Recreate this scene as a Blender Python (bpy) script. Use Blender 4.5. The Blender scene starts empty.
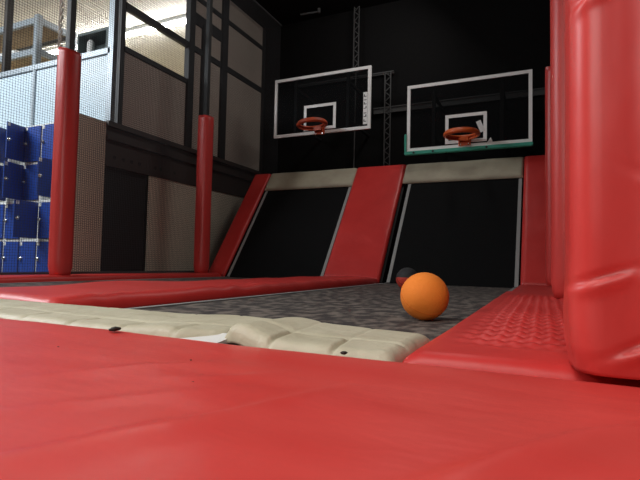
import bpy, bmesh, math, random
from mathutils import Vector, Matrix, noise
random.seed(7)
C = bpy.context.scene.collection
R = math.radians

# ------------------------------------------------------------------ camera
CAM = Vector((0, 0, 0.855))
yaw, pit, roll = R(24.878), R(2.696), R(1.193)
fw = Vector((-math.sin(yaw)*math.cos(pit), math.cos(yaw)*math.cos(pit), math.sin(pit)))
r0 = Vector((math.cos(yaw), math.sin(yaw), 0)); u0 = r0.cross(fw)
rr = r0*math.cos(roll) + u0*math.sin(roll); uu = u0*math.cos(roll) - r0*math.sin(roll)
cd = bpy.data.cameras.new('camera'); cam = bpy.data.objects.new('camera', cd); C.objects.link(cam)
m3 = Matrix((rr, uu, -fw)).transposed()
cam.matrix_world = Matrix.Translation(CAM) @ m3.to_4x4()
cd.sensor_width = 36; cd.lens = 482.9/640*36; cd.clip_start = 0.02; cd.clip_end = 200
bpy.context.scene.camera = cam

# ------------------------------------------------------------------ world, lights, exposure
w = bpy.data.worlds.new('world'); bpy.context.scene.world = w; w.use_nodes = True
w.node_tree.nodes['Background'].inputs[0].default_value = (0.9, 0.95, 1.0, 1)
w.node_tree.nodes['Background'].inputs[1].default_value = 0.05
vs = bpy.context.scene.view_settings
vs.view_transform = 'Standard'; vs.look = 'None'; vs.gamma = 1; vs.exposure = 0.0; vs.use_curve_mapping = False
def area(name, loc, target, sx, sy, power, col=(1, 1, 1)):
    l = bpy.data.lights.new(name, 'AREA'); l.shape = 'RECTANGLE'; l.size = sx; l.size_y = sy; l.energy = power; l.color = col
    o = bpy.data.objects.new(name, l); C.objects.link(o); o.location = loc
    d = Vector(target) - Vector(loc); o.rotation_euler = d.to_track_quat('-Z', 'Y').to_euler()
    return o
area('hall_light_overhead', (-1.5, 0.5, 4.0), (-1.5, 0.45, 0.0), 3.2, 1.2, 50, (1, 0.97, 0.92)).data.spread = R(150)
area('left_wall_fill', (-1.5, 6.9, 5.6), (-5.4, 6.3, 2.0), 1.5, 0.6, 34, (1, 0.97, 0.93))  # added fill without a fixture, brightens the left screen wall
area('hall_light_rear', (-0.7, -2.6, 3.0), (-0.5, 0.0, 0.5), 2.4, 1.0, 80, (1, 0.96, 0.92))
area('side_room_light', (-8.6, 1.2, 5.5), (-7.2, 3.6, 1.6), 4.0, 1.6, 520, (0.90, 0.96, 1.0))

# ------------------------------------------------------------------ materials
def srgb(r, g, b):
    f = lambda c: (c/255/12.92) if c/255 <= 0.04045 else ((c/255+0.055)/1.055)**2.4
    return (f(r), f(g), f(b), 1)
def mat(name, col, rough=0.5, metal=0, bump=0, bscale=20, bdetail=4, col2=None, cscale=6, spec=0.5, bstretch=None, lo=0.4, hi=0.65, coat=0):
    m = bpy.data.materials.new(name); m.use_nodes = True; n = m.node_tree.nodes; l = m.node_tree.links
    p = n['Principled BSDF']; p.inputs['Base Color'].default_value = col; p.inputs['Roughness'].default_value = rough
    p.inputs['Metallic'].default_value = metal; p.inputs['Specular IOR Level'].default_value = spec
    p.inputs['Coat Weight'].default_value = coat
    tc = n.new('ShaderNodeTexCoord'); mp = n.new('ShaderNodeMapping'); l.new(tc.outputs['Object'], mp.inputs[0])
    if bstretch: mp.inputs['Scale'].default_value = bstretch
    if col2:
        t = n.new('ShaderNodeTexNoise'); t.inputs['Scale'].default_value = cscale; t.inputs['Detail'].default_value = 6
        l.new(mp.outputs[0], t.inputs['Vector'])
        cr = n.new('ShaderNodeValToRGB'); cr.color_ramp.elements[0].position = lo; cr.color_ramp.elements[1].position = hi
        cr.color_ramp.elements[0].color = col; cr.color_ramp.elements[1].color = col2
        l.new(t.outputs['Fac'], cr.inputs[0]); l.new(cr.outputs[0], p.inputs['Base Color'])
    if bump:
        t = n.new('ShaderNodeTexNoise'); t.inputs['Scale'].default_value = bscale; t.inputs['Detail'].default_value = bdetail
        l.new(mp.outputs[0], t.inputs['Vector'])
        b = n.new('ShaderNodeBump'); b.inputs['Strength'].default_value = bump; b.inputs['Distance'].default_value = 0.02
        l.new(t.outputs['Fac'], b.inputs['Height']); l.new(b.outputs[0], p.inputs['Normal'])
    return m
def emit(name, col, s):
    m = bpy.data.materials.new(name); m.use_nodes = True; p = m.node_tree.nodes['Principled BSDF']
    p.inputs['Base Color'].default_value = col; p.inputs['Emission Color'].default_value = col; p.inputs['Emission Strength'].default_value = s
    return m
RED = mat('red_vinyl', srgb(206, 54, 50), 0.42, bump=0.35, bscale=5, bdetail=3, col2=srgb(198, 48, 45), cscale=3)
RED_HAZE = mat('red_vinyl_hazed', srgb(205, 60, 55), 0.38, bump=0.35, bscale=2.5, bdetail=4, col2=srgb(212, 72, 66), cscale=2.2, bstretch=(1, 2.2, 1))  # same red vinyl for the front pad, haze put into its paler colour
RED_P = mat('red_vinyl_post', srgb(206, 64, 60), 0.40, bump=0.4, bscale=4, bdetail=3, bstretch=(1, 1, 0.5))
BEIGE = mat('beige_vinyl', srgb(196, 190, 166), 0.5, bump=0.5, bscale=14, col2=srgb(184, 177, 152), cscale=7)
BEIGE_D = mat('cream_canvas', srgb(176, 168, 146), 0.7, bump=0.4, bscale=9, col2=srgb(162, 152, 132), cscale=3)
BED = mat('worn_trampoline_fabric', srgb(56, 51, 50), 0.75, bump=0.25, bscale=60, col2=srgb(116, 107, 99), cscale=9, bstretch=(1.6, 1, 1), lo=0.44, hi=0.62)
BLACKBED = mat('black_trampoline_fabric', srgb(10, 10, 11), 0.9, spec=0.2, bump=0.2, bscale=80)
TAPE = mat('grey_webbing', srgb(150, 150, 148), 0.7, bump=0.3, bscale=90)
BLACK = mat('black_paint', srgb(22, 21, 22), 0.6, bump=0.15, bscale=12)
BLACKW = mat('black_wall_paint', srgb(12, 11, 11), 0.9, spec=0.2, bump=0.3, bscale=8)
STEEL = mat('dark_steel', srgb(44, 41, 40), 0.45, metal=0.3, bump=0.1, bscale=10)
BROWNST = mat('brown_primer_steel', srgb(64, 54, 50), 0.5, bump=0.15, bscale=10)
GALV = mat('grey_steel', srgb(120, 122, 124), 0.45, metal=0.5, bump=0.1, bscale=15)
ALU = mat('grey_aluminium', srgb(150, 160, 168), 0.4, metal=0.2)
WHITE = mat('white_paint', srgb(225, 225, 222), 0.45)
WHITE_D = mat('white_board_tape', srgb(245, 245, 242), 0.5)
TEAL = mat('teal_foam', srgb(66, 170, 146), 0.7, bump=0.2, bscale=30)
ORIM = mat('orange_rim_paint', srgb(226, 104, 50), 0.4)
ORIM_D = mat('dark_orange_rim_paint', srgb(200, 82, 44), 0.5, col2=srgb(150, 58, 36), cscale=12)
BALL = mat('orange_foam', srgb(255, 142, 46), 0.8, bump=0.15, bscale=120)
BALLSEAM = mat('orange_seam', srgb(235, 112, 20), 0.8)
RUBBER = mat('black_rubber', srgb(50, 50, 52), 0.7, bump=0.3, bscale=120)
BALLRED = mat('red_rubber', srgb(200, 60, 45), 0.6, bump=0.3, bscale=120)
BLUE = mat('blue_locker_paint', srgb(30, 66, 146), 0.4, bump=0.05, bscale=20)
LWHITE = mat('white_locker_frame', srgb(225, 226, 220), 0.5)
CHROME = mat('chrome', srgb(205, 205, 200), 0.25, metal=0.8)
PANELW = mat('blue_white_panel', srgb(186, 204, 216), 0.4)
CREAM = mat('cream_wall', srgb(205, 192, 165), 0.8, bump=0.1, bscale=8)
CONC = mat('grey_concrete', srgb(90, 88, 85), 0.85, bump=0.3, bscale=6, col2=srgb(104, 100, 96), cscale=3)
WOOD = mat('brown_deck_wood', srgb(160, 142, 116), 0.7, col2=srgb(138, 118, 94), cscale=4, bstretch=(1, 8, 1))
NET = mat('grey_net_cord', srgb(76, 76, 78), 0.9, spec=0.1)
ROPE = mat('white_rope', srgb(200, 198, 190), 0.8, bump=0.4, bscale=150)
GLASSY = mat('smoked_backboard', srgb(26, 26, 27), 0.35, spec=0.01)
g = GLASSY.node_tree.nodes['Principled BSDF']; g.inputs['Transmission Weight'].default_value = 0.0; g.inputs['Alpha'].default_value = 0.45
INK = mat('black_ink', srgb(30, 30, 30), 0.7)
SCRAP = mat('dark_debris', srgb(38, 32, 26), 0.8, bump=0.5, bscale=60)
TUBE = emit('lit_tube', (1.0, 0.99, 0.97, 1), 85)

def banded(name, c1, c2, scale, axis, rough=0.7):        # corrugated ceiling sheet
    m = bpy.data.materials.new(name); m.use_nodes = True; n = m.node_tree.nodes; l = m.node_tree.links
    p = n['Principled BSDF']; p.inputs['Roughness'].default_value = rough
    tc = n.new('ShaderNodeTexCoord'); wv = n.new('ShaderNodeTexWave'); wv.bands_direction = axis; wv.inputs['Scale'].default_value = scale
    l.new(tc.outputs['Object'], wv.inputs['Vector'])
    cr = n.new('ShaderNodeValToRGB'); cr.color_ramp.elements[0].color = c1; cr.color_ramp.elements[1].color = c2
    cr.color_ramp.elements[0].position = 0.05; cr.color_ramp.elements[1].position = 0.3
    l.new(wv.outputs['Fac'], cr.inputs[0]); l.new(cr.outputs[0], p.inputs['Base Color'])
    b = n.new('ShaderNodeBump'); b.inputs['Strength'].default_value = 0.4; b.inputs['Distance'].default_value = 0.03
    l.new(wv.outputs['Fac'], b.inputs['Height']); l.new(b.outputs[0], p.inputs['Normal'])
    return m
CEILM = banded('cream_corrugated_sheet', srgb(196, 192, 182), srgb(218, 215, 206), 3, 'X')
def perforated(name, base, dot, scale):                   # wall panels with a fine row of perforations
    m = bpy.data.materials.new(name); m.use_nodes = True; n = m.node_tree.nodes; l = m.node_tree.links
    p = n['Principled BSDF']; p.inputs['Roughness'].default_value = 0.7
    tc = n.new('ShaderNodeTexCoord'); mp = n.new('ShaderNodeMapping'); l.new(tc.outputs['Object'], mp.inputs[0])
    mp.inputs['Rotation'].default_value = (0, R(90), 0)
    br = n.new('ShaderNodeTexBrick'); br.inputs['Scale'].default_value = scale; br.inputs['Mortar Size'].default_value = 0.035
    br.inputs['Color1'].default_value = base; br.inputs['Color2'].default_value = base; br.inputs['Mortar'].default_value = dot
    br.inputs['Brick Width'].default_value = 0.3; br.inputs['Row Height'].default_value = 0.3
    l.new(mp.outputs[0], br.inputs['Vector']); l.new(br.outputs[0], p.inputs['Base Color'])
    return m
PERF = perforated('beige_perforated_panel', srgb(240, 228, 206), srgb(170, 158, 140), 10)
PERFD = perforated('brown_perforated_panel', srgb(205, 190, 176), srgb(150, 138, 128), 10)

# ------------------------------------------------------------------ helpers
def link(name, me, m=None, parent=None):
    o = bpy.data.objects.new(name, me); C.objects.link(o)
    if m and me: me.materials.append(m)
    if parent: o.parent = parent
    return o
def obj(name, bm, m, parent=None, smooth=False, bevel=0):
    if bevel: bmesh.ops.bevel(bm, geom=bm.edges[:], offset=bevel, segments=2, affect='EDGES', clamp_overlap=True)
    bmesh.ops.recalc_face_normals(bm, faces=bm.faces[:])
    me = bpy.data.meshes.new(name); bm.to_mesh(me); bm.free()
    if smooth:
        for p in me.polygons: p.use_smooth = True
    return link(name, me, m, parent)
def tag(o, label=None, cat=None, group=None, kind=None):
    if label: o['label'] = label
    if cat: o['category'] = cat
    if group: o['group'] = group
    if kind: o['kind'] = kind
    return o
def thing(name, label, cat, loc=(0, 0, 0), group=None, rz=0):
    o = bpy.data.objects.new(name, None); C.objects.link(o); o.location = loc; o.rotation_euler = (0, 0, rz)
    o.empty_display_size = 0.1
    return tag(o, label, cat, group)
def box(bm, x0, x1, y0, y1, z0, z1, M=None):
    v = [bm.verts.new((x, y, z)) for x in (x0, x1) for y in (y0, y1) for z in (z0, z1)]
    for f in ((0, 1, 3, 2), (4, 6, 7, 5), (0, 4, 5, 1), (2, 3, 7, 6), (0, 2, 6, 4), (1, 5, 7, 3)):
        bm.faces.new([v[i] for i in f])
    if M is not None:
        for q in v: q.co = M @ q.co
    return v
def bx(*a): bm = bmesh.new(); box(bm, *a); return bm
def bar(bm, a, b, wd, ht, up=Vector((0, 0, 1))):
    a = Vector(a); b = Vector(b); d = (b-a).normalized()
    if abs(d.dot(up)) > 0.95: up = Vector((0, 1, 0))
    s = d.cross(up).normalized(); t = s.cross(d)
    vs_ = []
    for p in (a, b):
        for i, j in ((-1, -1), (1, -1), (1, 1), (-1, 1)): vs_.append(bm.verts.new(p + s*i*wd/2 + t*j*ht/2))
    for f in ((0, 1, 2, 3), (7, 6, 5, 4), (0, 4, 5, 1), (1, 5, 6, 2), (2, 6, 7, 3), (3, 7, 4, 0)): bm.faces.new([vs_[i] for i in f])
def tube(bm, pts, rad, seg=8, closed=False):
    pts = [Vector(p) for p in pts]; n = len(pts); rings = []
    for i, p in enumerate(pts):
        if closed: d = (pts[(i+1) % n]-pts[i-1]).normalized()
        else: d = (pts[min(i+1, n-1)]-pts[max(i-1, 0)]).normalized()
        up = Vector((0, 0, 1)) if abs(d.z) < 0.9 else Vector((0, 1, 0))
        s = d.cross(up).normalized(); t = s.cross(d)
        rings.append([bm.verts.new(p + (s*math.cos(2*math.pi*k/seg)+t*math.sin(2*math.pi*k/seg))*rad) for k in range(seg)])
    for i in range(n if closed else n-1):
        a, b = rings[i], rings[(i+1) % n]
        for k in range(seg): bm.faces.new((a[k], a[(k+1) % seg], b[(k+1) % seg], b[k]))
    if not closed: bm.faces.new(rings[0][::-1]); bm.faces.new(rings[-1])
def lathe(bm, prof, seg=24, M=None):
    rings = [[bm.verts.new((r*math.cos(2*math.pi*k/seg), r*math.sin(2*math.pi*k/seg), z)) for k in range(seg)] for r, z in prof]
    for a, b in zip(rings, rings[1:]):
        for k in range(seg): bm.faces.new((a[k], a[(k+1) % seg], b[(k+1) % seg], b[k]))
    bm.faces.new(rings[0][::-1]); bm.faces.new(rings[-1])
    if M is not None:
        for ring in rings:
            for q in ring: q.co = M @ q.co
def nz(x, y, z=0, s=1): return noise.noise(Vector((x*s, y*s, z)))
def cushion(O, U, V, N, lu, lv, th, fn, nu, nv, er=0.06, edge_wobble=0, bm=None, shift=None, lift=None):
    """stuffed sheet: flat underside, domed edges, top height th + fn(u,v)"""
    bm = bm or bmesh.new(); O, U, V, N = map(Vector, (O, U, V, N)); top = []; bot = []
    def sp(n, L):                                  # denser rows at the rims
        e = min(er, L*0.3); a = [0, e*0.08, e*0.25, e*0.55, e]
        k = max(2, n); return a + [e+(L-2*e)*i/k for i in range(1, k)] + [L-q for q in a[::-1]]
    us, vs2 = sp(nu, lu), sp(nv, lv)
    for u in us:
        rt, rb = [], []
        for v in vs2:
            e = min(u, lu-u, 1e9)/er; f = min(v, lv-v)/er
            k = lambda q: math.sqrt(max(0, 1-(1-min(q, 1))**2))
            h = th*(0.12+0.88*k(e)*k(f)) + fn(u, v)*min(1, e*1.5+0.0)*min(1, f*1.5)
            wob = edge_wobble*nz(u+O.x, v+O.y, 3.3, 2.5)
            p = O + U*u + V*(v+wob*(1 if v > lv/2 else 0)+(shift(u)*(1-v/lv) if shift else 0)) + N*(lift(u, v) if lift else 0)
            rt.append(bm.verts.new(p+N*max(h, 0.004))); rb.append(bm.verts.new(p))
        top.append(rt); bot.append(rb)
    for i in range(len(us)-1):
        for j in range(len(vs2)-1):
            bm.faces.new((top[i][j], top[i+1][j], top[i+1][j+1], top[i][j+1]))
            bm.faces.new((bot[i][j+1], bot[i+1][j+1], bot[i+1][j], bot[i][j]))
    for i in range(len(us)-1):
        bm.faces.new((bot[i][0], bot[i+1][0], top[i+1][0], top[i][0])); bm.faces.new((top[i][-1], top[i+1][-1], bot[i+1][-1], bot[i][-1]))
    for j in range(len(vs2)-1):
        bm.faces.new((top[0][j], top[0][j+1], bot[0][j+1], bot[0][j])); bm.faces.new((bot[-1][j], bot[-1][j+1], top[-1][j+1], top[-1][j]))
    return bm
X3, Y3, Z3 = (1, 0, 0), (0, 1, 0), (0, 0, 1)
def struct(name, bm, m, parent=None, **k):
    o = obj(name, bm, m, parent, **k)
    if not parent: o['kind'] = 'structure'
    return o

ZB = 0.60                      # bed level
XW, YW, ZC = -5.4, 8.6, 5.8    # left screen wall, back wall, ceiling
YP = 4.83                      # mezzanine front
# ------------------------------------------------------------------ setting
struct('floor', bx(-16, 3.2, -5.2, 11.0, -0.1, 0), CONC)
struct('wall_back', bx(XW-0.1, 3.2, YW, YW+0.15, 0, ZC), BLACKW)
struct('wall_right', bx(3.0, 3.2, -5.2, YW, 0, ZC), BLACKW)
struct('wall_rear', bx(-16, 3.2, -5.4, -5.2, 0, ZC), CREAM)
struct('wall_far_left', bx(-16.2, -16, -5.4, 11.0, 0, ZC), CREAM)
struct('wall_far_back', bx(-16, XW-0.1, 11.0, 11.2, 0, ZC), CREAM)
struct('ceiling', bx(XW, 3.2, -5.4, YW+0.15, ZC, ZC+0.1), BLACKW)
struct('ceiling_side_room', bx(-16.2, XW, -5.4, 11.2, ZC, ZC+0.1), CEILM)
struct('floor_mezzanine', bx(-16, XW-0.1, YP+0.05, 11.0, 2.45, 2.70), CREAM)
struct('wall_under_mezzanine', bx(-16, XW-0.1, YP+0.02, YP+0.12, 0, 2.45), CREAM)
# left screen wall: dark steel frame with perforated infill panels
bm = bmesh.new()
def wallpost(y, wd, z0, z1, d=0.1): box(bm, XW-0.05, XW-0.05+d, y-wd/2, y+wd/2, z0, z1)
wallpost(YP+0.04, 0.08, 2.73, ZC, 0.06); wallpost(6.28, 0.14, 2.73, ZC); wallpost(7.2, 0.16, 2.73, ZC); wallpost(YW-0.03, 0.05, 0, ZC)
wallpost(6.62, 0.10, 2.73, 4.95)
def wallrail(y0, y1, z, h): box(bm, XW-0.04, XW+0.03, y0, y1, z-h/2, z+h/2)
wallrail(YP+0.07, YW-0.06, 4.45, 0.10); wallrail(YP+0.07, 6.21, 3.83, 0.07); wallrail(6.35, YW-0.06, 5.35, 0.08); wallrail(6.35, 7.12, 4.98, 0.2)
struct('trim_1', bm, BLACK)
def panel(y0, y1, z0, z1, name):
    o = struct(name, bx(XW-0.02, XW+0.0, y0, y1, z0, z1), PERF if z0 < 1 else PERFD)
n_ = 0
for a in ((YP+0.07, 6.21, 2.74, 3.79), (6.35, 7.12, 2.74, 4.40), (7.28, YW-0.06, 2.74, 4.40), (6.35, 7.12, 4.50, 4.88), (7.28, YW-0.06, 4.50, 5.31),
          (6.35, 7.12, 5.08, 5.31), (6.35, YW-0.06, 5.39, ZC),
          (5.48, 6.62, 0.0, 2.12), (6.70, YW-0.06, 0.0, 2.12), (4.02, 4.66, 0.0, 2.71)):
    n_ += 1; panel(*a, name='wall_left' if n_ == 1 else 'wall_left_panel')
struct('door_1', bx(XW-0.09, XW-0.05, 4.66, 5.48, 0, 2.12), BLACK)
# steel edge beam of the mezzanine with bolt holes
bm = bmesh.new()
y0, y1 = 4.66, YW-0.06
box(bm, XW-0.10, XW+0.04, y0, y1, 2.66, 2.73); box(bm, XW-0.08, XW-0.03, y0, y1, 2.12, 2.66)
box(bm, XW-0.03, XW+0.03, y0, y1, 2.48, 2.54)
box(bm, XW-0.08, XW+0.02, y0, y1, 2.115, 2.14)
beam = tag(obj('steel_beam', bm, BROWNST), 'long dark brown steel beam with bolt holes above the black doorway', 'beam')
for i, y in enumerate((4.84, 5.0, 5.15, 5.30, 5.62, 5.74, 6.05)):
    b = bmesh.new(); lathe(b, [(0.028, 0), (0.028, 0.004)], 12, Matrix.Translation((XW-0.031, y, 2.26)) @ Matrix.Rotation(R(90), 4, 'Y'))
    obj('bolt_hole', b, INK, beam)
# raised trampoline deck
struct('floor_deck', bx(-5.2, 1.6, -1.2, 1.06, 0.0, ZB), BLACK)
# back-wall steelwork
def lattice_column(x, z0, z1, wd, label, m=GALV):
    b = bmesh.new(); y = YW-0.10
    for s in (-1, 1): bar(b, (x+s*wd/2, y, z0), (x+s*wd/2, y, z1), 0.018, 0.018)
    k = int((z1-z0)/0.09)
    for i in range(k):
        za, zb = z0+(z1-z0)*i/k, z0+(z1-z0)*(i+1)/k; s = 1 if i % 2 else -1
        bar(b, (x-s*wd/2, y, za), (x+s*wd/2, y, zb), 0.014, 0.014)
    return tag(obj('lattice_column', b, m), label, 'column')
STEELG = mat('dull_grey_steel', srgb(66, 65, 64), 0.6)
lattice_column(-3.26, 4.5, ZC, 0.10, 'slim grey lattice column rising above the left backboard', STEELG)
lattice_column(-2.62, 2.3, 4.42, 0.11, 'grey lattice column on the black wall between the two backboards', STEELG)
for z, x0, x1, h, lb in ((3.72, -2.9, 0.6, 0.11, 'lower grey steel rail crossing behind the right backboard'), (4.42, -4.6, -2.52, 0.045, 'thin upper grey steel rail on the black wall behind the left backboard')):
    b = bmesh.new(); box(b, x0, x1, YW-0.07, YW-0.02, z-h/2, z+h/2); box(b, x0, x1, YW-0.09, YW-0.07, z+h/2-0.02, z+h/2)
    tag(obj('wall_rail', b, STEELG), lb, 'rail')
b = bmesh.new(); tube(b, [(-3.26, YW-0.12, 2.35), (-3.25, YW-0.12, 4.5)], 0.012)
tag(obj('hanging_cable', b, STEELG), 'thin pale cable hanging below the left backboard', 'cable')
b = bmesh.new(); tube(b, [(-4.35, YW-0.35, ZC-0.06), (-3.95, YW-0.35, ZC-0.08)], 0.02); lathe(b, [(0.03, 0), (0.03, 0.09)], 10, Matrix.Translation((-3.95, YW-0.35, ZC-0.11)))
tag(obj('ceiling_pipe', b, STEELG), 'short grey pipe end on the black ceiling', 'pipe')

# ------------------------------------------------------------------ mezzanine: parapet, rack, cabinet, tube lights
par = thing('parapet', 'blue-white panelled parapet in a grey frame above the lockers', 'railing', (-8.4, YP, 2.72))
def rel(o, x0, x1, y0, y1, z0, z1): L = o.location; return bx(x0-L.x, x1-L.x, y0-L.y, y1-L.y, z0-L.z, z1-L.z)
xs = [-10.95, -8.78, -6.97, XW-0.12]
xs = [-11.0, -9.1, -7.2, XW-0.18]
for a, c in zip(xs, xs[1:]): obj('panel', rel(par, a+0.03, c-0.03, YP, YP+0.03, 2.72, 3.76), PANELW, par)
for x in xs[:-1]: obj('upright', rel(par, x-0.03, x+0.03, YP-0.02, YP+0.05, 2.72, 3.76), ALU, par)
obj('upright', rel(par, XW-0.20, XW-0.10, YP-0.03, YP+0.05, 2.72, ZC-0.01), ALU, par)
obj('top_rail', rel(par, xs[0], XW-0.16, YP-0.03, YP+0.06, 3.76, 3.84), ALU, par)
b = bx(-8.22, -8.14, YP+0.1, YP+0.2, 2.71, ZC-0.01)
tag(obj('steel_post', b, STEEL), 'dark steel post rising behind the blue-white parapet to the ceiling', 'post')
rk = thing('storage_rack', 'grey steel storage rack with brown decks behind the parapet', 'rack', (-9.5, 5.6, 2.71))
for x in (-10.9, -8.25):
    for y in (5.55, 6.25):
        if (x, y) == (0, 0): continue
        obj('upright', rel(rk, x-0.05, x+0.05, y-0.05, y+0.05, 2.71, 5.20), ALU, rk)
for z in (4.55, 5.12):
    obj('deck', rel(rk, -10.88, -8.27, 5.60, 6.20, z, z+0.03), WOOD, rk)
    bb = bmesh.new(); L = rk.location
    for y in (5.55, 6.25): box(bb, -10.85-L.x, -8.30-L.x, y-0.03-L.y, y+0.03-L.y, z-0.06-L.z, z+0.05-L.z)
    for x in (-10.9, -8.25): box(bb, x-0.03-L.x, x+0.03-L.x, 5.6-L.y, 6.2-L.y, z-0.06-L.z, z+0.05-L.z)
    obj('shelf_frame', bb, ALU, rk)
for x in (-10.3, -9.45):
    tag(obj('storage_box', bx(x-0.3, x+0.3, 5.72, 6.10, 4.60, 4.80), WHITE, bevel=0.01), 'white storage box on the lower deck of the grey rack', 'box', 'white boxes on the rack')
cb = thing('open_cabinet', 'grey-green open cabinet standing behind the parapet beside the steel frame', 'cabinet', (-7.41, 6.1, 2.71))
GG = mat('grey_green_cabinet', srgb(92, 104, 104), 0.5)
bb = bmesh.new(); x0, x1, z1 = -7.80, -7.02, 4.97; L = cb.location
for a in ((x0, x0+0.04, 6.0, 6.4, 2.71, z1), (x1-0.04, x1, 6.0, 6.4, 2.71, z1), (x0+0.04, x1-0.04, 6.0, 6.4, z1-0.05, z1), (x0+0.04, x1-0.04, 6.37, 6.4, 2.75, z1-0.05), (x0+0.04, x1-0.04, 6.0, 6.37, 2.71, 2.75), (x0+0.04, x1-0.04, 6.0, 6.37, 4.42, 4.45)):
    box(bb, a[0]-L.x, a[1]-L.x, a[2]-L.y, a[3]-L.y, a[4]-L.z, a[5]-L.z)
obj('body', bb, GG, cb)
obj('door', rel(cb, x0+0.05, x1-0.05, 5.97, 5.995, 2.76, 4.40), GG, cb)
b = bmesh.new(); lathe(b, [(0.06, 0), (0.065, 0.02), (0.065, 0.36), (0.05, 0.40), (0.03, 0.42)], 20, Matrix.Translation((-7.58, 6.12, 4.45)))
tag(obj('canister', b, WHITE, smooth=True), 'white upright canister on the shelf of the grey-green cabinet', 'canister')
def tubelight(x0, x1, y, label):
    t = thing('tube_light', label, 'light', ((x0+x1)/2, y, ZC-0.001), 'tube lights in the side room')
    L = (x1-x0)/2
    obj('housing', bx(-L, L, -0.05, 0.05, -0.07, 0), WHITE, t)
    b = bmesh.new(); tube(b, [(-L+0.02, 0, -0.12), (L-0.02, 0, -0.12)], 0.03, 10); obj('tube', b, TUBE, t)
    for s in (-1, 1): obj('end_cap', bx(s*(L-0.03)-0.02, s*(L-0.03)+0.02, -0.03, 0.03, -0.155, -0.07), WHITE, t)
for x0, x1 in ((-13.4, -11.0), (-10.9, -8.4), (-8.3, -5.8)):
    tubelight(x0, x1, 7.5, 'lit ceiling tube in the row running above the blue-white parapet')

# ------------------------------------------------------------------ lockers
YL, CWD, RH, NR = 4.40, 0.365, 0.543, 5
def locker_bank(x0, flags, label):
    t = thing('locker_bank', label, 'lockers', (x0, YL+0.2, 0), 'blue lockers along the side room wall')
    W = 2*CWD; b = bmesh.new(); yb, yf = 0.22, -0.18; s = 0.034
    box(b, 0, W, yb-0.01, yb, 0, RH*NR)
    for i in range(3): box(b, min(max(i*CWD-s/2, 0), W-s), min(max(i*CWD-s/2, 0), W-s)+s, yf, yb-0.01, 0, RH*NR)
    for k in range(NR+1):
        z = min(max(k*RH-s/2, 0), RH*NR-s)
        for i in range(2): box(b, i*CWD+s, (i+1)*CWD-s, yf, yb-0.01, z, z+s)
    obj('body', b, LWHITE, t)
    for r in range(NR):
        for c in range(2):
            d = bx(-CWD+0.026 if c == 0 else -CWD+0.014, -0.018, -0.018, 0, 0.022, RH-0.022)
            o = obj('door', d, BLUE, t, bevel=0.002)
            o.location = ((c+1)*CWD-0.004, yf-0.002, r*RH)
            lk = bmesh.new(); lathe(lk, [(0.026, 0), (0.026, 0.012), (0.016, 0.02), (0.012, 0.035)], 14, Matrix.Translation((-CWD+0.055, -0.018, RH*0.52)) @ Matrix.Rotation(R(90), 4, 'X'))
            obj('lock', lk, CHROME, o)
            obj('number_label', bx(-CWD+0.03, -CWD+0.075, -0.021, -0.0185, RH-0.075, RH-0.03), WHITE, o)
            a = flags.get((r, c), 0)
            o.rotation_euler = (0, 0, R(a))
    return t
xD = -6.36                                             # boundary between columns C and D
locker_bank(xD-4*CWD, {(4, 1): 104, (3, 1): 102, (4, 0): 0}, 'leftmost visible blue locker bank, at the picture edge with two doors open')
locker_bank(xD-2*CWD, {(4, 0): 105, (3, 0): 102, (2, 1): 90}, 'middle blue locker bank with three doors standing open')
locker_bank(xD, {(3, 0): 98}, 'right-hand blue locker bank, mostly hidden behind the nearest left red post')

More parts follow.
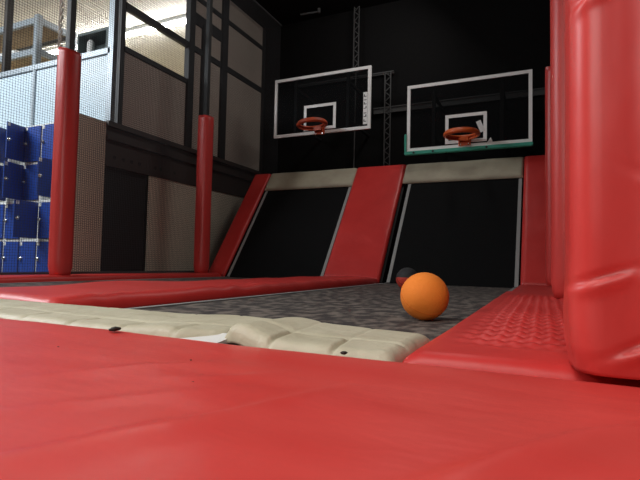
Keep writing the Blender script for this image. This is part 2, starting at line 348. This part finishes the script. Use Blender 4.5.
# ------------------------------------------------------------------ posts
def rounded(hw, r, n=5):
    out = []
    for cx, cy, a0 in ((hw-r, hw-r, 0), (-hw+r, hw-r, 90), (-hw+r, -hw+r, 180), (hw-r, -hw+r, 270)):
        for i in range(n+1): a = R(a0+90*i/n); out.append((cx+r*math.cos(a), cy+r*math.sin(a)))
    return out
def post(x, y, label, z0=0.66, z1=3.08, seed=0, hw=0.108, cr=0.085, slant=0.03, creases=False, zt=ZC-0.005, name_group=None):
    t = thing('padded_post', label, 'post', (x, y, 0), 'red padded posts')
    b = bmesh.new(); box(b, -0.033, 0.033, -0.033, 0.033, z0, zt); obj('pole', b, BLACK, t)
    b = bmesh.new(); prof = rounded(hw, cr)
    n = 330 if creases else 50; rings = []
    # densify the profile so the vinyl can buckle
    pr = []
    for i in range(len(prof)):
        a, c = Vector(prof[i]), Vector(prof[(i+1) % len(prof)]); k = max(1, int((c-a).length/(0.006 if creases else 0.012)))
        for j in range(k): pr.append(a.lerp(c, j/k))
    for i in range(n+1):
        q = i/n; z = z0+(z1-z0)*q; ring = []
        for p in pr:
            zz = z + (slant*(-p.x/hw) if i > n-3 else 0)*(1 if i == n else 0.5)
            ang = math.atan2(p.y, p.x)
            amp = 0.004
            d = amp*nz(ang*1.5+seed, z*1.3, seed, 1.4)
            if creases:
                # diamond buckles where the sleeve is pinched
                for (px, pz, ax, az, rad) in ((0.07, 0.99, 1, -0.5, 0.07), (-0.075, 0.84, 1, 0.35, 0.05), (-0.02, 0.72, 1, 0.5, 0.045), (-0.07, 1.38, 1, 0.55, 0.05), (0.03, 0.90, 0.8, 1, 0.05)):
                    if p.y < 0:
                        du, dz = p.x-px, z-pz; along = (du*ax+dz*az)/math.hypot(ax, az); acr = (du*az-dz*ax)/math.hypot(ax, az)
                        d += 0.009*math.exp(-(along/rad)**2)*(-math.exp(-(acr/0.006)**2)+0.8*math.exp(-((acr-0.016)/0.012)**2))
                d += 0.004*math.sin(z*26+ang*5)*math.exp(-((z-z0)/0.20)**2)
            if i < (6 if creases else 2): d -= 0.010*(2-i) if not creases else 0.0015*(6-i)
            v = Vector((p.x, p.y)); nn = v.normalized()
            ring.append(b.verts.new((v.x+nn.x*d, v.y+nn.y*d, zz)))
        rings.append(ring)
    m = len(pr)
    for a, c in zip(rings, rings[1:]):
        for k in range(m): b.faces.new((a[k], a[(k+1) % m], c[(k+1) % m], c[k]))
    inner = [b.verts.new((v.co.x*0.55, v.co.y*0.55, v.co.z-0.02)) for v in rings[-1]]
    for k in range(m): b.faces.new((rings[-1][k], rings[-1][(k+1) % m], inner[(k+1) % m], inner[k]))
    b.faces.new(rings[0][::-1]); b.faces.new(inner)
    o = obj('pad_sleeve', b, RED_P, t, smooth=True)
    s = bmesh.new(); box(s, hw*0.2, hw*0.2+0.008, hw-0.006, hw+0.006, z0+0.05, z1-0.1); obj('seam', s, RED, o)
    return t
post(-4.71, 3.54, 'red padded post standing before the blue lockers', z1=3.12, seed=1)
post(-4.75, 5.95, 'slim far red padded post in front of the beige side wall panels', seed=2, slant=0.01)
post(0.150, 3.54, 'red padded post partly hidden just behind the big near post', seed=3)
post(0.125, 5.95, 'farthest red padded post on the right, its top beside the right backboard', seed=4)
post(0.165, 1.125, 'large near red padded post at the right edge of the photo', z0=0.662, seed=5, hw=0.122, cr=0.05, creases=True)

# side net and its lacing rope
def net(x, y0, y1, z0, z1, pitch, wd):
    b = bmesh.new(); y = y0
    while y <= y1: box(b, x-wd/3, x+wd/3, y-wd/2, y+wd/2, z0, z1); y += pitch
    z = z0
    while z <= z1: box(b, x-wd/3, x+wd/3, y0, y1, z-wd/2, z+wd/2); z += pitch
    return b
ng = thing('safety_net', 'fine grey safety net hanging on the left posts in front of the lockers', 'net', (-4.93, 4.5, 0.697))
o = obj('mesh', net(0, -3.3, 4.0, 0.0, ZC-0.76, 0.028, 0.0026), NET, ng)
for za in (-0.03, ZC-0.76): obj('border_rope', bx(-0.012, 0.012, -3.32, 4.02, za, za+0.025), NET, ng)
b = bmesh.new()
for ph in (0, math.pi):
    tube(b, [(-4.71-0.035+0.015*math.cos(i*0.9+ph), 3.44+0.015*math.sin(i*0.9+ph), 3.12+i*0.022) for i in range(118)], 0.009, 5)
tag(obj('lacing_rope', b, ROPE), 'twisted pale rope beside the pole of the red post near the lockers', 'rope')

# ------------------------------------------------------------------ sloped end of each lane
s_len = 2.30; SY, SZ = 0.588, 0.8089
S0 = Vector((0, 6.30, ZB)); SV = Vector((0, SY, SZ)); SN = Vector((0, -SZ, SY))
def sloped(x0, x1, label):
    t = thing('angled_trampoline', label, 'trampoline', ((x0+x1)/2, 6.3, ZB), 'steep trampolines at the lane ends')
    L = t.location; h = (x1-x0)/2
    def sbox(a, c, s0, s1, n0, n1):
        b = bmesh.new(); vs_ = box(b, a, c, s0, s1, n0, n1)
        for v in vs_:
            x, s, n = v.co; v.co = Vector((x, 0, 0)) + SV*s + SN*n
        return b
    obj('bed', sbox(-h, h, 0.0, 1.88, -0.02, 0.0), BLACKBED, t)
    for sgn in (-1, 1): obj('edge_tape', sbox(sgn*(h-0.03)-0.022, sgn*(h-0.03)+0.022, 0.01, 1.87, 0.0, 0.006), TAPE, t)
    fr = bmesh.new()
    for sgn in (-1, 1):
        a = Vector((sgn*(h+0.10), 0, 0)); bar(fr, a-SN*0.06, a+SV*2.30-SN*0.06, 0.07, 0.06, SN); bar(fr, a+SV*2.2-SN*0.06, (a.x, SY*2.2+0.1, -ZB), 0.07, 0.06)
    bar(fr, Vector((-h-0.1, 0, 0))+SV*2.26-SN*0.06, Vector((h+0.1, 0, 0))+SV*2.26-SN*0.06, 0.07, 0.06, SN)
    obj('frame', fr, BLACK, t)
    return t
sloped(-1.93, -0.27, 'steep black trampoline under the right backboard, teal padding above it')
sloped(-4.53, -2.87, 'steep black trampoline under the left backboard')
def spad(name, x0, x1, s0, s1, th, m, label, cat, fn=None, group=None, n0=0.004, nu=14, nv=40, er=0.05):
    fn = fn or (lambda u, v: 0.006*nz(u+x0, v, 1.7, 2.2))
    b = cushion(S0+Vector((x0, 0, 0))+SV*s0+SN*n0, X3, SV, SN, x1-x0, s1-s0, th, fn, nu, nv, er)
    return tag(obj(name, b, m, smooth=True), label, cat, group)
sp_fn = lambda u, v: 0.010*nz(u*0.7, v*1.6, 5.0, 2.0)+0.004*math.sin(v*11+u*3)*nz(u, v, 9, 1)
spad('sloped_pad', -2.862, -2.02, 0.0, 2.30, 0.055, RED, 'wide red sloped pad between the two steep black trampolines', 'pad', sp_fn, 'red sloped pads')
spad('sloped_pad', -4.90, -4.56, 0.0, 2.30, 0.055, RED, 'narrow red sloped pad left of the left steep trampoline', 'pad', sp_fn, 'red sloped pads')
spad('sloped_pad', -0.255, 0.16, 0.0, 2.30, 0.055, RED, 'red sloped pad right of the right steep trampoline', 'pad', sp_fn, 'red sloped pads')
def sag(u, v): return 0.010*math.sin(u*5.5)*(v/0.4) + 0.012*nz(u, v, 3, 4)
spad('top_pad', -2.02, -0.262, 1.88, 2.30, 0.045, BEIGE_D, 'cream pad along the top of the right steep trampoline', 'pad', sag, 'cream top pads', nu=40, nv=12)
spad('top_pad', -4.55, -2.86, 1.88, 2.30, 0.045, BEIGE_D, 'wrinkled cream pad along the top of the left steep trampoline', 'pad', lambda u, v: sag(u, v)+0.008*math.sin(u*14+v*20)*nz(u, v, 7, 2), 'cream top pads', nu=40, nv=12)

# ------------------------------------------------------------------ flat beds
def flat(x0, x1, y0, y1, label):
    t = thing('trampoline', label, 'trampoline', ((x0+x1)/2, (y0+y1)/2, ZB), 'flat trampolines in the lanes')
    hx, hy = (x1-x0)/2, (y1-y0)/2
    b = bmesh.new(); nx, ny = 30, 70; vv = []
    for i in range(nx+1):
        row = []
        for j in range(ny+1):
            x, y = -hx+2*hx*i/nx, -hy+2*hy*j/ny; e = min(hx-abs(x), hy-abs(y))
            row.append(b.verts.new((x, y, -0.008+0.004*nz(x, y, 2, 3)*min(1, e*4)-0.010*min(1, e*3)+0.008)))
        vv.append(row)
    for i in range(nx):
        for j in range(ny): b.faces.new((vv[i][j], vv[i+1][j], vv[i+1][j+1], vv[i][j+1]))
    o = obj('bed', b, BED, t, smooth=True); md = o.modifiers.new('thickness', 'SOLIDIFY'); md.thickness = 0.006; md.offset = -1
    for s in (-1, 1): obj('edge_tape', bx(s*(hx-0.02)-0.02, s*(hx-0.02)+0.02, -hy, hy, 0.001, 0.006), TAPE, t)
    fr = bmesh.new(); wd = 0.14
    box(fr, -hx-wd, -hx-0.01, -hy, hy, -0.10, -0.015); box(fr, hx+0.01, hx+wd, -hy, hy, -0.10, -0.015)
    for sx in (-1, 1):
        for y in (-hy+0.1, 0, hy-0.1): box(fr, sx*(hx+0.07)-0.03, sx*(hx+0.07)+0.03, y-0.03, y+0.03, -ZB, -0.10)
    obj('frame', fr, BLACK, t)
flat(-1.91, -0.29, 1.10, 6.26, 'worn grey flat trampoline bed under the orange ball')
flat(-4.53, -2.87, 1.10, 6.26, 'flat trampoline bed of the left lane, a thin grey sliver behind the red divider pad')

# ------------------------------------------------------------------ long red pads on the deck
def hpad(name, x0, x1, y0, y1, z, th, m, label, fn, nu, nv, er=0.06, wob=0, group=None, shift=None, lift=None):
    b = cushion((x0, y0, z), X3, Y3, Z3, x1-x0, y1-y0, th, fn, nu, nv, er, wob, None, shift, lift)
    return tag(obj(name, b, m, smooth=True), label, 'pad', group)
def f_front(u, v):
    x, y = u-5.0, v-1.0
    h = 0.006*nz(x*0.8, y*1.5, 1, 1.3) + 0.002*nz(x, y*2, 4, 5)
    # long soft folds running across the sheet
    for (ax, ay, bx_, by, wd, am) in ((-0.54, 0.20, -0.30, 0.74, 0.018, 0.009), (-0.14, 0.40, 0.17, 0.82, 0.016, 0.015), (-0.05, 0.38, 0.24, 0.72, 0.020, 0.007),
                                      (-0.66, 0.38, -0.48, 0.66, 0.012, 0.003), (-0.58, 0.64, -0.44, 0.80, 0.012, 0.003), (-0.80, 0.55, -0.62, 0.80, 0.016, 0.004)):
        dx, dy = bx_-ax, by-ay; L2 = dx*dx+dy*dy; t = ((x-ax)*dx+(y-ay)*dy)/L2
        if -0.3 < t < 1.3:
            dd = ((x-ax)*dy-(y-ay)*dx)/math.sqrt(L2) + 0.010*math.sin(t*5+ax*9)
            fade = max(0, 1-((t-0.5)/0.8)**2)**2
            h += am*fade*(math.exp(-(dd/wd)**2) if dd < 0 else math.exp(-(dd/(wd*2.6))**2))
    return h
hpad('front_pad', -5.0, 1.5, -1.0, 1.035, ZB, 0.05, RED_HAZE, 'big red vinyl pad filling the foreground', f_front, 420, 170, 0.03)
def f_div(u, v):
    y = 1.33+v
    h = 0.010*nz(u*2, y*1.2, 6, 1.5)+0.012*math.sin(y*19+u*14+3*nz(u, y, 2, 3))*max(0, nz(u, y, 8, 1.2)+0.35)*min(1, max(0, (u-0.5)*4))
    h += 0.022*math.exp(-((y-2.35)/0.45)**2)*math.exp(-((u-0.15)/0.3)**2)
    return h
hpad('divider_pad', -2.86, -2.00, 1.475, 6.22, ZB-0.01, 0.085, RED, 'long wrinkled red pad dividing the two lanes', f_div, 26, 150, 0.07, 0.0)
hpad('lane_edge_pad', -5.02, -4.56, 1.10, 6.22, ZB-0.01, 0.075, RED, 'thin red pad along the foot of the left posts', lambda u, v: 0.005*nz(u, v, 2, 2), 10, 60, 0.05)
# right lane pad with puckered quilting
def f_quilt(u, v):
    y = 1.10+v; k = min(1, max(0, (u-0.06)*9))*min(1, max(0, (y-1.25)*5))*min(1, max(0, (4.0-y)*2))
    return 0.006*nz(u*2, y, 3, 2) + 0.0105*k*math.sin(y*2*math.pi/0.115+u*4+2*nz(u, y, 3, 3))*(0.6+0.4*math.sin(u*2*math.pi/0.045+nz(u, y, 8, 4))) + 0.002*math.exp(-((v-0.09)/0.07)**2)
hpad('quilted_pad', -0.305, 0.60, 1.075, 4.35, ZB+0.0, 0.054, RED, 'red puckered pad along the right side of the near lane', f_quilt, 90, 330, 0.05)
hpad('lane_edge_pad', -0.275, 0.60, 4.38, 6.22, ZB, 0.045, RED, 'short flat red pad at the foot of the right sloped pad', lambda u, v: 0.004*nz(u, v, 2, 2), 20, 40, 0.04)

# beige end pads, stuffed in sections
def f_beige(seams, lift=None, x0=0):
    def f(u, v):
        x = x0+u; h = 0.0
        for s in seams:
            sx = s - 0.25*(v-0.0)*0.3; h -= 0.011*math.exp(-((x-sx)/0.007)**2)*(1 if v < 0.16 else 0.2)
        h -= 0.006*math.exp(-((v-0.16-0.03*nz(x, 0, 4, 3))/0.010)**2)
        h += 0.007*nz(x*1.2, v*2, 7, 2) + 0.002*nz(x, v, 9, 10)
        if lift: h += lift(x, v)
        return h
    return f
hpad('end_pad', -3.35, -0.80, 1.04, 1.46, ZB+0.008, 0.048, BEIGE, 'long beige stuffed pad lying behind the front red pad at left', f_beige([-3.0, -2.7, -2.4, -2.1, -1.82, -1.58, -1.35, -1.13, -0.93], lambda x, v: 0.008*math.exp(-((x+0.98)/0.13)**2), -3.35), 260, 44, 0.035, 0.02, 'beige end pads', lambda u: 0.07*min(1, max(0, (u-2.44)/0.10)))
hpad('end_pad', -0.79, -0.30, 1.04, 1.46, ZB+0.008, 0.048, BEIGE, 'shorter beige stuffed pad with a raised left end, near the quilted red pad', f_beige([-0.62, -0.45], lambda x, v: 0.004*math.exp(-((x+0.74)/0.07)**2), -0.79), 100, 44, 0.035, 0.015, 'beige end pads', lambda u: 0.05*max(0, 1-u/0.16), lambda u, v: 0.030*math.exp(-((u-0.05)/0.09)**2)*max(0, 1-v/0.42*0.7))
b = bmesh.new(); v = [b.verts.new(q) for q in ((-0.95, 1.045, 0.640), (-0.775, 1.045, 0.640), (-0.77, 1.14, 0.652), (-0.86, 1.12, 0.652), (-0.95, 1.045, 0.611), (-0.775, 1.045, 0.611), (-0.77, 1.14, 0.611), (-0.86, 1.12, 0.611))]
for f in ((0, 1, 2, 3), (7, 6, 5, 4), (0, 4, 5, 1), (1, 5, 6, 2), (2, 6, 7, 3), (3, 7, 4, 0)): b.faces.new([v[i] for i in f])
tag(obj('foam_offcut', b, WHITE), 'white foam edge exposed in the gap between the two beige pads', 'foam')

# ------------------------------------------------------------------ backboards
def backboard(x, z, label, teal):
    W, H, Y = 1.83, 1.06, 7.47
    t = thing('basketball_backboard', label, 'backboard', (x, Y, z), 'basketball backboards')
    h = W/2
    obj('board', bx(-h+0.02, h-0.02, 0.0, 0.015, 0.02, H-0.02), GLASSY, t)
    b = bmesh.new(); e = 0.05
    for a in ((-h, h, -0.006, 0.03, 0, e), (-h, h, -0.006, 0.03, H-e, H), (-h, -h+e, -0.006, 0.03, e, H-e), (h-e, h, -0.006, 0.03, e, H-e)): box(b, *a)
    obj('border', b, WHITE_D, t)
    b = bmesh.new(); iw, ih, iz = 0.61, 0.45, 0.07; e = 0.05
    ix = -0.01
    for a in ((ix-iw/2, ix+iw/2, iz, iz+e), (ix-iw/2, ix+iw/2, iz+ih-e, iz+ih), (ix-iw/2, ix-iw/2+e, iz+e, iz+ih-e), (ix+iw/2-e, ix+iw/2, iz+e, iz+ih-e)):
        box(b, a[0], a[1], -0.004, -0.0005, a[2], a[3])
    obj('target_square', b, WHITE_D, t)
    b = bmesh.new()
    for sx in (-0.5, 0.5):
        b = bmesh.new(); bar(b, (sx, 0.04, 0.05), (sx, 0.04, H-0.05), 0.05, 0.05); bar(b, (sx, 0.06, 0.2), (sx, YW-Y, 0.2), 0.04, 0.04); bar(b, (sx, 0.06, H-0.2), (sx, YW-Y, H-0.2), 0.04, 0.04)
        obj('mounting_arm', b, BLACK, t)
    if teal:
        b = bmesh.new(); box(b, -h-0.035, h+0.01, -0.035, 0.05, -0.055, -0.001); box(b, -h-0.035, -h-0.001, -0.03, 0.05, -0.001, 0.28)
        obj('edge_padding', b, TEAL, t, bevel=0.008)
        for px in (-h+0.12, -h+0.42, h-0.62):
            bb = bmesh.new(); lathe(bb, [(0.012, 0), (0.018, 0.01), (0.0, 0.02)][:2], 8, Matrix.Translation((px, -0.034, -0.03)) @ Matrix.Rotation(R(90), 4, 'X')); obj('bolt', bb, INK, t)
        b = bmesh.new(); box(b, -0.035, 0.035, -0.0065, -0.0045, -0.09, 0.09, Matrix.Translation((0.205, 0, 0.30)) @ Matrix.Rotation(R(-22), 4, 'Y')); obj('sticker', b, WHITE, t)
        b = bmesh.new(); v = [b.verts.new(q) for q in ((0.30, -0.008, 0.05), (0.38, -0.008, 0.05), (0.35, -0.008, 0.12), (0.30, -0.005, 0.05), (0.38, -0.005, 0.05), (0.35, -0.005, 0.12))]
        for f in ((0, 1, 2), (5, 4, 3), (0, 3, 4, 1), (1, 4, 5, 2), (2, 5, 3, 0)): b.faces.new([v[i] for i in f])
        obj('sticker', b, WHITE, t)
    else:
        st = obj('side_label', bx(h-0.125, h-0.055, -0.007, -0.001, 0.08, 0.62), WHITE_D, t)
        for zz, k in ((0.56, 1), (0.50, 0), (0.43, 1), (0.36, 2), (0.28, 0), (0.22, 2), (0.14, 1)):
            b = bmesh.new(); box(b, h-0.115, h-0.068, -0.009, -0.0072, zz-0.018, zz-0.008)
            if k: box(b, h-0.115 if k == 1 else h-0.082, h-0.101 if k == 1 else h-0.068, -0.009, -0.0072, zz-0.008, zz+0.02)
            obj('letter', b, INK, st)
    return t
board_r = backboard(-1.06, 2.645, 'right basketball backboard with teal padding along its lower edge', True)
board_l = backboard(-3.51, 3.085, 'left basketball backboard with a lettered strip at its right side', False)
def rim(board, x, z, m, tilt=0, rad=0.225, th=0.019):
    t = bpy.data.objects.new('basketball_rim', None); C.objects.link(t); t.parent = board; t.location = (x-board.location.x, -0.01, z-board.location.z)
    b = bmesh.new(); cy = -0.10-rad; ct, stt = math.cos(R(tilt)), math.sin(R(tilt))
    P = lambda a, r_, dz: (r_*math.cos(a), cy+r_*math.sin(a), dz + stt*r_*math.cos(a))
    tube(b, [P(2*math.pi*k/40, rad, 0.02) for k in range(40)], th, 10, True)
    obj('ring', b, m, t, smooth=True)
    b = bmesh.new(); tube(b, [P(2*math.pi*k/40, rad+0.004, -0.028) for k in range(40)], 0.011, 8, True)
    for k in range(12):
        a = 2*math.pi*(k+0.5)/12; tube(b, [P(a, rad+0.002, 0.01), P(a+0.09, rad+0.004, -0.01), P(a+0.18, rad+0.003, -0.028)], 0.006, 6)
    obj('net_hooks', b, m, t, smooth=True)
    b = bmesh.new(); prof = [(rad+0.012, 0.02), (rad+0.030, 0.012), (rad+0.034, -0.018), (rad+0.022, -0.032), (rad+0.012, -0.03)]
    rg = [[b.verts.new(P(2*math.pi*k/48, a, c)) for k in range(48)] for a, c in prof]
    for i in range(len(rg)):
        a, c = rg[i], rg[(i+1) % len(rg)]
        for k in range(48): b.faces.new((a[k], a[(k+1) % 48], c[(k+1) % 48], c[k]))
    obj('rim_band', b, m, t, smooth=True)
    b = bmesh.new(); box(b, -0.09, 0.09, -0.03, -0.012, -0.10, 0.06); box(b, -0.075, 0.075, -0.12, -0.03, -0.005, 0.025)
    for s in (-1, 1):
        v = [b.verts.new(q) for q in ((s*0.075, -0.03, 0.0), (s*0.075, -0.13, 0.0), (s*0.075, -0.03, -0.09), (s*0.067, -0.03, 0.0), (s*0.067, -0.13, 0.0), (s*0.067, -0.03, -0.09))]
        for f in ((0, 1, 2), (5, 4, 3), (0, 3, 4, 1), (1, 4, 5, 2), (2, 5, 3, 0)): b.faces.new([v[i] for i in f])
    box(b, -0.067, 0.067, -0.125, -0.115, -0.05, 0.0)
    obj('bracket', b, m, t)
    bb = bmesh.new()
    for sx, sz in ((-0.06, 0.045), (0.06, 0.045), (-0.06, -0.08), (0.06, -0.08)): lathe(bb, [(0.01, 0), (0.01, 0.012)], 8, Matrix.Translation((sx, -0.03, sz)) @ Matrix.Rotation(R(90), 4, 'X'))
    obj('bolts', bb, CHROME, t)
rim(board_r, -1.08, 2.765, ORIM)
rim(board_l, -3.50, 3.16, ORIM_D, tilt=5)

# ------------------------------------------------------------------ balls
def uv(pxx, pyy, d):
    return CAM + fw*d + rr*((pxx-320)/482.9*d) - uu*((pyy-240)/482.9*d)
def ball(loc, rad, m, ms, label, split=False):
    b = bmesh.new(); bmesh.ops.create_uvsphere(b, u_segments=64, v_segments=32, radius=rad)
    t = obj('ball', b, m, smooth=True); t.location = loc; tag(t, label, 'ball', 'play balls')
    b = bmesh.new()
    M = Matrix.Rotation(R(38), 4, 'X') @ Matrix.Rotation(R(25), 4, 'Y')
    tube(b, [M @ Vector((rad*math.cos(a), rad*math.sin(a), 0)) for a in [2*math.pi*k/64 for k in range(64)]], 0.0012 if not split else 0.003, 6, True)
    obj('seam', b, ms, t, smooth=True)
    return t
p = uv(424.5, 294.5, 2.29); ball((p.x, p.y, ZB-0.006+0.113), 0.113, BALL, BALLSEAM, 'bright orange foam ball on the grey trampoline bed')
p = uv(407.5, 278, 4.95)
t2 = ball((p.x, p.y, ZB-0.006+0.115), 0.115, RUBBER, INK, 'black and red ball half hidden behind the orange ball', True)
# red panel: a curved patch of the shell low on the near side
b = bmesh.new(); bmesh.ops.create_uvsphere(b, u_segments=48, v_segments=24, radius=0.1165)
bmesh.ops.delete(b, geom=[v for v in b.verts if not (v.co.z < 0.02 and v.co.y < 0.03)], context='VERTS')
o = obj('red_panel', b, BALLRED, t2, smooth=True)

# ------------------------------------------------------------------ small debris
def crumb(px, py, z, s, label, name='debris_crumb', cat='debris', grp='dark crumbs on the front pad'):
    q = uv(px, py, 1.0)-CAM; k = (z-CAM.z)/q.z; P = CAM+q*k
    b = bmesh.new(); bmesh.ops.create_icosphere(b, subdivisions=2, radius=s)
    for v in b.verts: v.co *= 1+0.5*nz(v.co.x/s+px, v.co.y/s, v.co.z/s, 1.2); v.co.z *= 0.5
    o = obj(name, b, SCRAP, smooth=True); o.location = P; tag(o, label, cat, grp)
crumb(191, 360, 0.652, 0.0025, 'upper of two dark crumbs on the front red pad below the beige pad')
crumb(193, 382, 0.652, 0.0025, 'lower of two dark crumbs on the front red pad')
crumb(58, 347, 0.652, 0.0028, 'dark crumb on the left part of the front red pad')
crumb(115, 329, 0.662, 0.014, 'dark crumpled scrap between the beige pad and the front red pad', 'dark_scrap', 'debris', None)
crumb(344, 353, 0.655, 0.008, 'small dark scrap at the front edge of the shorter beige pad', 'dark_scrap', 'debris', None)
